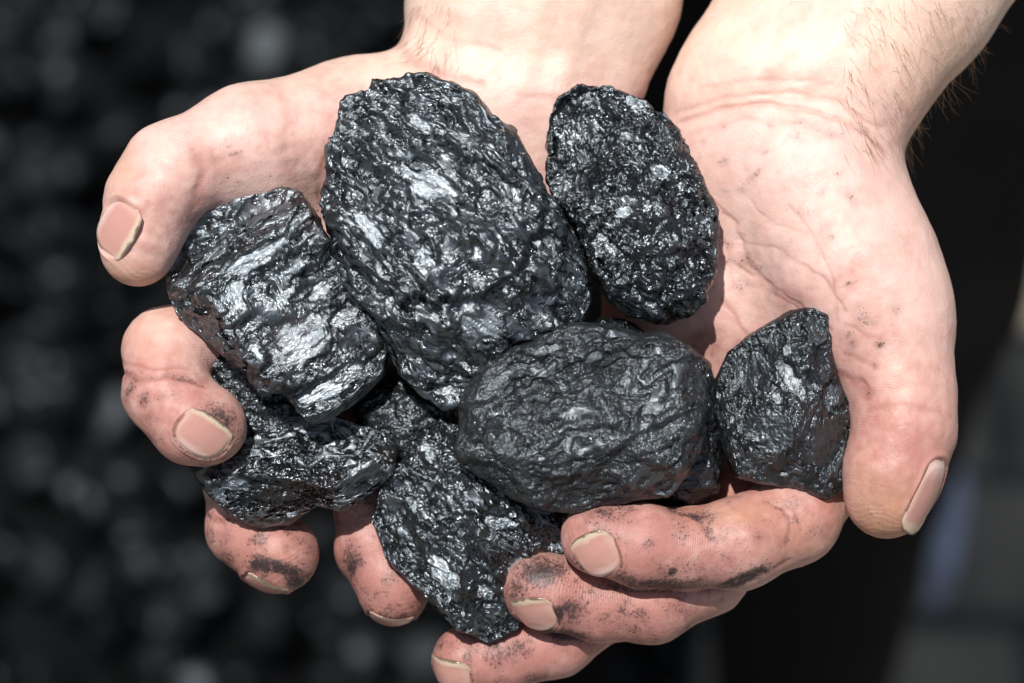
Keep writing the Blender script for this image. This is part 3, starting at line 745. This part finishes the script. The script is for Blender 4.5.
def lump(name, label, poly, z, depth, mat, sub=7, planes=(), streak=(1, 0, 0), normal=(0, 0, 1), cell=(46, 20, 22), seed=0, plates=(), bits=0, sheen=0.25, terr=0.3, ledges=(),
         amp=(7, 4.2, 3.0, 1.0), e1=0.72, e2=0.75, gl=0.55, back=None, centre=None):
    U, T = ico(sub)
    f0 = np.arccos(np.clip(U[:, 2], -1, 1)) / math.pi; f1 = f0 * (0.62 + 0.38 * f0) * math.pi       # finer mesh on the upper side
    sc = np.sin(f1) / np.maximum(np.sin(f0 * math.pi), 1e-6); U = np.stack([U[:, 0] * sc, U[:, 1] * sc, np.cos(f1)], 1)
    cx, cy = centre or (np.mean([q[0] for q in poly]), np.mean([q[1] for q in poly]))
    th0 = np.linspace(-math.pi, math.pi, 721)
    rr = outline_radius(poly, cx, cy, th0)
    ker = np.array([1, 2, 3, 2, 1.]) / 9; ext = np.concatenate([rr[-9:-1], rr, rr[1:9]])
    rr = np.convolve(ext, ker, 'same')[8:-8]
    m = np.hypot(U[:, 0], U[:, 1]); th = np.arctan2(U[:, 1], U[:, 0])
    Rr = np.interp(th, th0, rr)
    g = np.minimum(m, 1) ** e1; zz = np.sign(U[:, 2]) * np.abs(U[:, 2]) ** e2
    P = np.stack([np.cos(th) * Rr * g, np.sin(th) * Rr * g, np.where(zz > 0, zz * depth, zz * (back or depth))], 1)
    for (nx, ny, nz, c) in planes:
        n = unit((nx, ny, nz)); d = P @ n - c + 9 * fbm(P / 48 + seed * 3.3 + c, 3, seed + 15)
        d = 2.5 * np.logaddexp(0, d / 2.5)
        P = P - n[None] * (d * 0.93 * sstep(0.0, 0.35, P[:, 2] / depth))[:, None]
    # surface normals of the cut body
    def normals(P):
        fn = np.cross(P[T[:, 1]] - P[T[:, 0]], P[T[:, 2]] - P[T[:, 0]]); vn = np.zeros_like(P)
        for j in range(3): np.add.at(vn, T[:, j], fn)
        return vn / np.maximum(np.linalg.norm(vn, axis=1, keepdims=True), 1e-9)
    n0 = normals(P); C = P + seed * 37.1
    B = basis(streak, normal); warp = np.stack([fbm(C / 30, 3, seed + 60 + j) for j in range(3)], 1) * 9
    L3 = (C + warp) @ B.T
    o1, r1, ed1 = cells(L3 / np.array(cell), seed)
    tilt = (r1[0] - .5) * o1[:, 0] * 0.9 + (r1[1] - .5) * o1[:, 1] * 1.4 + (r1[2] - .5) * o1[:, 2]
    o2, r2, ed2 = cells(L3 / (np.array(cell) * 0.36), seed + 5)
    tilt2 = (r2[0] - .5) * o2[:, 0] + (r2[1] - .5) * o2[:, 1] * 1.5 + (r2[3] - .5) * 0.8
    # broken layers: level plates with rough steps between them
    tv = 3.6 * fbm(L3 / (np.array(cell) * np.array([1.25, 1.0, 1.3])), 3, seed + 80, 0.45) + 0.35 * (r1[2] - .5)
    lv = np.floor(tv); fr = tv - lv
    ter = lv + sstep(0.55, 0.98, fr)
    plate = sstep(0.02, 0.10, fr) * sstep(0.62, 0.50, fr)
    pick = 0.5 + 0.9 * fbm(L3 / (np.array(cell) * 0.9), 2, seed + 71) + 0.25 * (r2[3] - .5)
    flat = plate * sstep(gl - .03, gl + .05, pick)
    flat = np.maximum(flat, sheen * sstep(-0.28, 0.22, fbm(L3 / np.array([34, 7, 10]), 4, seed + 74, .6)))
    calm = 1 - 0.92 * flat
    c0 = np.array(cell, float)
    k1 = chips(L3 / (c0 * 0.95), seed + 3, 1.0, 0.45); k2 = chips(L3 / (c0 * 0.42) + 5.1, seed + 4, 1.1, 0.3); k3 = chips(L3 / (c0 * 0.19) + 9.7, seed + 5, 1.2, 0.0)
    k4 = chips(L3 / (c0 * 0.10) + 2.7, seed + 6, 1.2, 0.0)
    rough = 0.35 + 0.65 * sstep(-0.25, 0.2, fbm(C / 34, 2, seed + 33))
    d = -amp[0] * 1.5 * k1 + 0.8 * terr * amp[0] * ter + 0.6 * amp[0] * fbm(C / 60, 2, seed + 20)
    d = d - calm * rough * (amp[1] * 1.5 * k2 + amp[2] * 1.1 * k3 + amp[3] * 1.2 * k4)
    d = d + 0.25 * flat * noise(L3 / np.array([40, 2.5, 6]), seed + 90)
    d = d * (0.45 + 0.55 * sstep(0.05, 0.5, np.abs(n0[:, 2]))) - 0.5
    P = P + n0 * d[:, None]
    for pts, drop in ledges:                # broken steps right across the lump
        X, Y = cx + P[:, 0] + 20 * fbm(C / 26, 4, seed + 97, .6), cy - P[:, 1] + 20 * fbm(C / 26, 4, seed + 98, .6)
        bd = np.full(len(P), 9e9); sg = np.zeros(len(P))
        for (xa, ya), (xb, yb) in zip(pts[:-1], pts[1:]):
            vx, vy = xb - xa, yb - ya; h = np.clip(((X - xa) * vx + (Y - ya) * vy) / (vx * vx + vy * vy), 0, 1)
            dd = np.hypot(X - xa - h * vx, Y - ya - h * vy); m = dd < bd
            bd = np.where(m, dd, bd); sg = np.where(m, np.sign(vx * (Y - ya) - vy * (X - xa)), sg)
        P[:, 2] -= np.where(P[:, 2] > 0, 1, 0) * sstep(-2.5, 3.5, bd * sg) * np.minimum(drop, np.maximum(P[:, 2] - 4, 0) * .6) * (0.35 + 0.65 * np.exp(-np.maximum(bd, 0) / 60))
    # big clean fracture faces: (x, y, half length, half width, angle, normal or None, gloss)
    H = unit((-0.08, 0.22, 0.97)); n0s = normals(P); wob1 = 0.85 * fbm(C / 11, 4, seed + 91, .65); wob2 = 0.75 * noise(L3 / np.array([16, 3.0, 8.]), seed + 92)
    gvar = 0.75 + 0.45 * sstep(-.3, .3, fbm(L3 / np.array([22, 5, 9]), 3, seed + 93))
    rs = np.random.RandomState(seed + 300); pl = []
    x0_, x1_ = min(q[0] for q in poly), max(q[0] for q in poly); y0_, y1_ = min(q[1] for q in poly), max(q[1] for q in poly)
    san = math.degrees(math.atan2(streak[1], streak[0]))
    for _ in range(bits):                  # small broken faces of every size
        a_ = 3.2 * rs.rand() ** -0.42; a_ = min(a_, 17)
        nn_ = (rs.normal(-.08, .26), rs.normal(.2, .26), 1.0)
        pl.append((rs.uniform(x0_, x1_), rs.uniform(y0_, y1_), a_, a_ * rs.uniform(.35, .8), san + rs.normal(0, 22), nn_, rs.uniform(.3, .9)))
    plates = pl + list(plates)
    for pi_, (x, y, a, b_, an, pn, gg) in enumerate(plates):
        dx, dy = P[:, 0] - (x - cx), P[:, 1] + (y - cy); ca, sa = math.cos(R(an)), math.sin(R(an))
        u, v = dx * ca + dy * sa, -dx * sa + dy * ca
        e = np.abs(u / a) ** 2.2 + np.abs(v / b_) ** 2.2 + (wob1 + wob2) * min(1.0, a / 9)
        m = (P[:, 2] > 0) & (n0s[:, 2] > 0.3); w = sstep(1.1, 0.85, e) * m * (e < 1.1) * (np.abs(u) < 2 * a) * (np.abs(v) < 2 * b_)
        if w.sum() < 12: continue
        q = w > .5; A = np.stack([np.ones(q.sum()), dx[q], dy[q]], 1); co = np.linalg.lstsq(A, P[q, 2], rcond=None)[0]
        if pn is None:
            jx, jy = hsh(np.array([x]), np.array([y]), np.array([1]), 3)[0] - .5, hsh(np.array([x]), np.array([y]), np.array([2]), 3)[0] - .5
            sx, sy = -H[0] / H[2] + .16 * jx, -H[1] / H[2] + .16 * jy; f_ = 0.68
        else: nn_ = unit(pn); sx, sy = -nn_[0] / nn_[2], -nn_[1] / nn_[2]; f_ = 0.85
        zt = co[0] + (co[1] * (1 - f_) + sx * f_) * dx + (co[2] * (1 - f_) + sy * f_) * dy - 1.5
        ly = v / max(b_, 1) ; zt = zt + 0.35 * noise(np.stack([u / 30, v / 2.2, 0 * u], 1), seed + 95) + 0.5 * noise(np.stack([u, v, 0 * u], 1) / 14, seed + 96)
        zt = np.clip(zt, P[:, 2] - 7, P[:, 2] + 5)
        P[:, 2] = P[:, 2] * (1 - w) + zt * w
        flat = np.maximum(flat * (1 - w), np.clip(w * gg * gvar, 0, 1))
    k = Fk(z); c3 = F(cx, cy, z)
    # keep the object's origin at the lump's centre
    Wc = to_world(c3[None])[0]; Wp = to_world(P * k + c3) - Wc
    ob = new_mesh(name, Wp, T, mat, attrs={'gloss': ('FLOAT', np.clip(flat, 0, 1))})
    ob.location = Wc
    tag(ob, label, 'coal', 'coal lumps held in the cupped hands'); return ob

lump('coal_lump', 'largest tall coal lump with glittering silvery face, upper centre of the heap', [(325, 150), (335, 118), (352, 95), (385, 80), (420, 72), (450, 78), (475, 90), (492, 112), (515, 130), (530, 155), (545, 185), (560, 212), (576, 238), (590, 268), (595, 300), (586, 322), (550, 345), (500, 370), (468, 398), (448, 408), (424, 396), (400, 372), (375, 338), (352, 302), (332, 260), (321, 212), (327, 178)],
     26, 74, M_coal, planes=[(-.12, .30, .95, 66), (.62, -.10, .78, 104), (-.2, -.62, .76, 104)], plates=[(371, 226, 28, 10, -62, None, 1), (430, 186, 34, 14, -28, None, 1), (421, 124, 18, 7, -40, None, 1), (480, 322, 32, 20, -52, None, 1), (466, 142, 18, 7, -38, None, .9), (510, 198, 18, 8, -60, None, .9), (553, 248, 18, 8, -62, None, .9)],
      ledges=[([(322, 232), (352, 262), (392, 296), (436, 304), (486, 296), (520, 262), (540, 226), (546, 180)], 17), ([(350, 140), (400, 190), (460, 235), (500, 262)], 4), ([(400, 95), (450, 150), (520, 190)], 4)], sheen=0.85, terr=0.7, bits=170, streak=(.72, -.66, -.1), normal=(.0, .2, 1), cell=(48, 22, 26), seed=1, amp=(8.5, 3.0, 2.0, .8), gl=.55, centre=(450, 240))
lump('coal_lump', 'blocky coal lump with flat mirror-like facets beside the thumb on the left', [(160, 268), (165, 240), (185, 222), (215, 205), (250, 190), (283, 185), (302, 192), (318, 215), (335, 245), (352, 285), (371, 320), (388, 350), (386, 375), (360, 400), (332, 420), (312, 428), (296, 410), (285, 396), (262, 398), (240, 372), (215, 350), (190, 330), (172, 305)],
     22, 66, M_coal3, planes=[(.22, .08, .96, 42), (-.42, .66, .62, 74), (-.64, -.50, .58, 70), (.45, -.55, .7, 118)], plates=[(262, 258, 38, 11, 32, None, 1), (306, 342, 40, 22, 38, None, 1), (330, 386, 34, 10, 24, None, 1), (238, 292, 16, 10, 30, None, .9), (292, 272, 24, 7, 35, None, .85), (258, 222, 24, 5, 32, None, .9), (214, 256, 20, 6, 40, None, .9),
      (345, 318, 20, 9, 45, None, .8), (300, 222, 14, 5, 40, None, .8), (266, 318, 20, 8, 34, None, .85), (282, 300, 22, 6, 34, None, .75), (350, 372, 16, 8, 35, None, .9), (276, 368, 14, 7, 30, None, .8), (322, 292, 14, 8, 40, None, .8), (216, 330, 26, 10, -52, (-.6, -.45, .66), .6)], ledges=[([(283, 391), (348, 370), (392, 338)], 9), ([(196, 300), (262, 290), (330, 245)], 4)], sheen=0.75, terr=0.7, bits=50, streak=(.83, .55, .0), normal=(.15, .05, 1), cell=(52, 24, 24), seed=2, amp=(5.0, 1.9, 1.7, .7), gl=.55, e1=.5)
lump('coal_lump', 'oval crumbly coal lump with pitted glinting skin, upper right', [(545, 150), (548, 120), (558, 95), (580, 84), (610, 88), (640, 98), (665, 112), (680, 130), (690, 155), (705, 178), (715, 200), (719, 230), (718, 270), (708, 300), (690, 318), (660, 326), (630, 318), (605, 300), (590, 270), (578, 240), (560, 210), (545, 180)],
     6, 62, M_coal, planes=[(-.3, .35, .9, 48), (.5, .1, .85, 60)], plates=[(657, 174, 11, 8, -30, None, 1), (622, 215, 9, 6, 0, None, 1), (585, 130, 18, 14, -40, (-.5, .1, .86), .5)], bits=120, streak=(.5, -.8, .1), normal=(0, .2, 1), cell=(24, 20, 20), seed=3, amp=(8.5, 6.5, 4.2, 1.3), gl=.7)
lump('coal_lump', 'broad rounded dull grey coal lump in front, centre right above the fingertips', [(455, 440), (458, 402), (475, 370), (510, 345), (540, 330), (580, 322), (612, 324), (640, 334), (665, 331), (690, 345), (702, 370), (709, 400), (706, 440), (690, 475), (668, 500), (622, 504), (580, 512), (540, 511), (505, 495), (475, 476), (458, 458)],
     38, 62, M_coal4, planes=[(-.05, .2, .98, 48), (.1, -.55, .82, 72)], plates=[(594, 357, 11, 6, 30, None, .8), (508, 442, 17, 12, 20, None, .3), (500, 380, 18, 5, 40, None, .6), (545, 350, 14, 5, 20, None, .6), ], bits=0, sheen=0.3, ledges=[([(462, 462), (500, 462), (535, 466), (570, 480), (620, 484)], 6), ([(505, 352), (560, 368), (600, 345), (640, 352)], 4)], streak=(.9, .35, .1), normal=(0, .1, 1), cell=(60, 34, 34), seed=4, amp=(9.5, 3.2, 2.2, 1.2), gl=.60, e1=.66)
lump('coal_lump', 'pointed angular coal lump with a ridge, against the thumb on the right', [(715, 380), (728, 350), (755, 330), (790, 310), (815, 303), (832, 307), (830, 345), (838, 375), (857, 415), (851, 450), (845, 490), (825, 501), (795, 490), (760, 485), (735, 478), (722, 450), (712, 410)],
     12, 60, M_coal2, sub=7, planes=[(-.42, .28, .86, 44), (.5, -.05, .86, 44), (-.1, -.5, .86, 62)], plates=[(790, 382, 22, 8, -60, None, .9), (750, 372, 22, 20, -50, (-.5, .2, .84), .55), (812, 330, 12, 16, 0, (.2, .5, .84), .5), (765, 430, 26, 24, 0, (-.35, -.2, .9), .5), (825, 440, 18, 30, -20, (.55, -.2, .8), .6), (830, 395, 12, 14, 0, None, .6)], bits=40, streak=(.35, -.9, .1), normal=(-.2, .1, 1), cell=(40, 24, 24), seed=5, amp=(3.6, 2, 1.8, .8), gl=.6, e1=.6)
lump('coal_lump', 'flat coal lump with a dark smooth broken side, lower left on two fingertips', [(192, 474), (215, 462), (238, 440), (250, 412), (290, 400), (335, 415), (380, 430), (399, 450), (396, 475), (366, 500), (342, 512), (318, 506), (290, 525), (262, 529), (235, 520), (210, 497)],
     -12, 48, M_coal3, sub=7, planes=[(.0, -.50, .86, 40), (.1, .40, .91, 30)], plates=[(290, 486, 56, 24, 8, (-.1, -.85, .55), .0), (240, 482, 12, 7, 0, None, .9), (362, 478, 24, 16, 40, (.5, -.5, .7), .8), (310, 425, 20, 8, 0, None, .8)], bits=30, sheen=0.08, streak=(.9, .2, 0), normal=(0, -.4, 1), cell=(60, 30, 24), seed=6, amp=(4, 2.6, 2.2, .9), gl=.42)
lump('coal_lump', 'long wet-looking coal lump hanging lowest, bottom centre between the fingertips', [(370, 520), (378, 490), (405, 452), (440, 415), (490, 420), (530, 470), (566, 510), (570, 548), (540, 575), (524, 600), (520, 630), (492, 643), (455, 631), (420, 592), (385, 560)],
     -16, 54, M_coal, sub=7, planes=[(-.35, .0, .93, 40), (.35, -.25, .9, 38)], plates=[(430, 450, 12, 7, -40, None, .8), (450, 500, 18, 5, -35, None, .6), (500, 520, 20, 6, -10, None, .6), (440, 560, 14, 7, -30, None, .8), (485, 590, 12, 7, -40, None, .7)], bits=130, streak=(.75, -.6, 0), normal=(0, 0, 1), cell=(38, 22, 22), seed=7, amp=(5, 3.6, 3, 1.1), gl=.55)
lump('coal_lump', 'narrow dark coal lump peeping out right behind the broad rounded one', [(630, 350), (690, 345), (712, 362), (719, 400), (723, 455), (719, 494), (692, 506), (650, 508), (620, 450)],
     -14, 46, M_coal2, sub=6, seed=8, cell=(34, 24, 24), amp=(5, 3, 2.6, 1), gl=.8)
lump('coal_lump', 'shadowed coal lump wedged in the middle between three larger lumps', [(345, 400), (385, 372), (430, 385), (462, 400), (455, 440), (410, 468), (365, 445)],
     -45, 44, M_coal2, sub=6, seed=9, cell=(34, 24, 24), amp=(5, 3, 2.6, 1), gl=.8)
lump('coal_lump', 'dark coal lump half hidden under the blocky one, behind the left index fingertip', [(196, 350), (240, 340), (300, 380), (320, 420), (290, 450), (230, 440), (200, 400)],
     -34, 44, M_coal2, sub=6, seed=10, cell=(34, 24, 24), amp=(5, 3, 2.6, 1), gl=.8)
lump('coal_lump', 'small coal chip showing between the oval lump and the rounded lump', [(580, 330), (600, 316), (625, 318), (645, 332), (640, 365), (600, 370)],
     -20, 36, M_coal, sub=6, seed=11, cell=(20, 14, 14), amp=(4, 3, 2.4, 1), gl=.8)

# ------------------------------------------------------------------ the ground behind, far out of focus
S_ = 60.0
o = new_mesh('pavement', [(-S_, -S_, 0), (S_, -S_, 0), (S_, S_, 0), (-S_, S_, 0)], [(0, 1, 2, 3)], paving_material()); tag(o, kind='structure')
def heap():
    rng = np.random.RandomState(11); U, T = ico(3)
    protos = []
    for i in range(10):
        P = U * np.array([1.0, rng.uniform(.65, .95), rng.uniform(.55, .85)])
        for _ in range(9):
            n = unit(rng.normal(0, 1, 3)); c = rng.uniform(.45, .75); d = P @ n - c; P = P - n[None] * np.maximum(d, 0)[:, None]
        P = P + 0.10 * fbm(P * 1.6, 3, i)[:, None] * U
        protos.append(P)
    Vs, Ts, off, gls = [], [], 0, []
    def hz(x, y): return max(0.0, 0.46 * (1 - ((x + 1.0) / 1.12) ** 2 - ((y - 0.75) / 1.5) ** 2))
    # solid mound below the lumps
    n = 60; X, Y = np.meshgrid(np.linspace(-2.3, .2, n), np.linspace(-.9, 2.4, n), indexing='ij')
    Zm = 0.02 * fbm(np.stack([X.ravel(), Y.ravel(), 0 * X.ravel()], 1) * 20, 2, 5) + np.array([hz(a, b) for a, b in zip(X.ravel(), Y.ravel())]) - .012
    I = np.arange(n * n).reshape(n, n); q = np.stack([I[:-1, :-1], I[1:, :-1], I[1:, 1:], I[:-1, 1:]], -1).reshape(-1, 4)
    Vs.append(np.stack([X.ravel(), Y.ravel(), Zm], 1)); Ts.append(np.concatenate([q[:, :3], q[:, [0, 2, 3]]])); off = n * n; gls.append(np.zeros(n * n))
    for i in range(6500):
        x, y = rng.uniform(-1.25, .14), rng.uniform(-.2, 2.1); h = hz(x, y)
        if h <= 0.0: continue
        r = rng.uniform(.012, .028) * (1.15 if rng.rand() < .08 else 0.9)
        A = np.linalg.qr(rng.normal(0, 1, (3, 3)))[0]
        P = protos[rng.randint(10)] @ A.T * r + np.array([x, y, h + r * .25])
        Vs.append(P); Ts.append(T + off); off += len(P); gls.append(np.full(len(P), float(rng.rand() < .5)))
    return np.concatenate(Vs), np.concatenate(Ts), np.concatenate(gls)
hv, ht, hg = heap()
o = new_mesh('coal_heap', hv, ht, M_heap, smooth=False, attrs={'gloss': ('FLOAT', hg)})
tag(o, 'big blurred heap of black coal on the ground behind the hands', 'coal heap', kind='stuff')
# pale blue rag lying on the paving beside the leg
def rag():
    n = 40; u, v = np.meshgrid(np.linspace(-1, 1, n), np.linspace(-1, 1, n), indexing='ij'); u, v = u.ravel(), v.ravel()
    P = np.stack([u * .009 * (1 - .35 * v * v), v * .040 + 0 * u, 0 * u], 1)
    h = .018 + .014 * np.abs(fbm(np.stack([u * 2, v * 2.4, u * 0], 1), 3, 6)) + .02 * (1 - u * u)
    P[:, 2] = h; P[:, 0] += .010 * v
    I = np.arange(n * n).reshape(n, n); q = np.stack([I[:-1, :-1], I[1:, :-1], I[1:, 1:], I[:-1, 1:]], -1).reshape(-1, 4)
    B = P.copy(); B[:, 2] = .003; k = n * n
    ring = np.concatenate([I[0, :-1], I[:-1, -1], I[-1, :0:-1], I[:0:-1, 0]]); r2 = np.roll(ring, -1)
    return np.concatenate([P, B]), np.concatenate([q, q[:, ::-1] + k, np.stack([ring, ring + k, r2 + k, r2], 1)])
rv, rf = rag()
o = new_mesh('rag', rv, rf, M_blue); o.location = (.283, .60, 0)
tag(o, 'pale blue crumpled rag on the paving right of the dark trouser leg', 'rag')
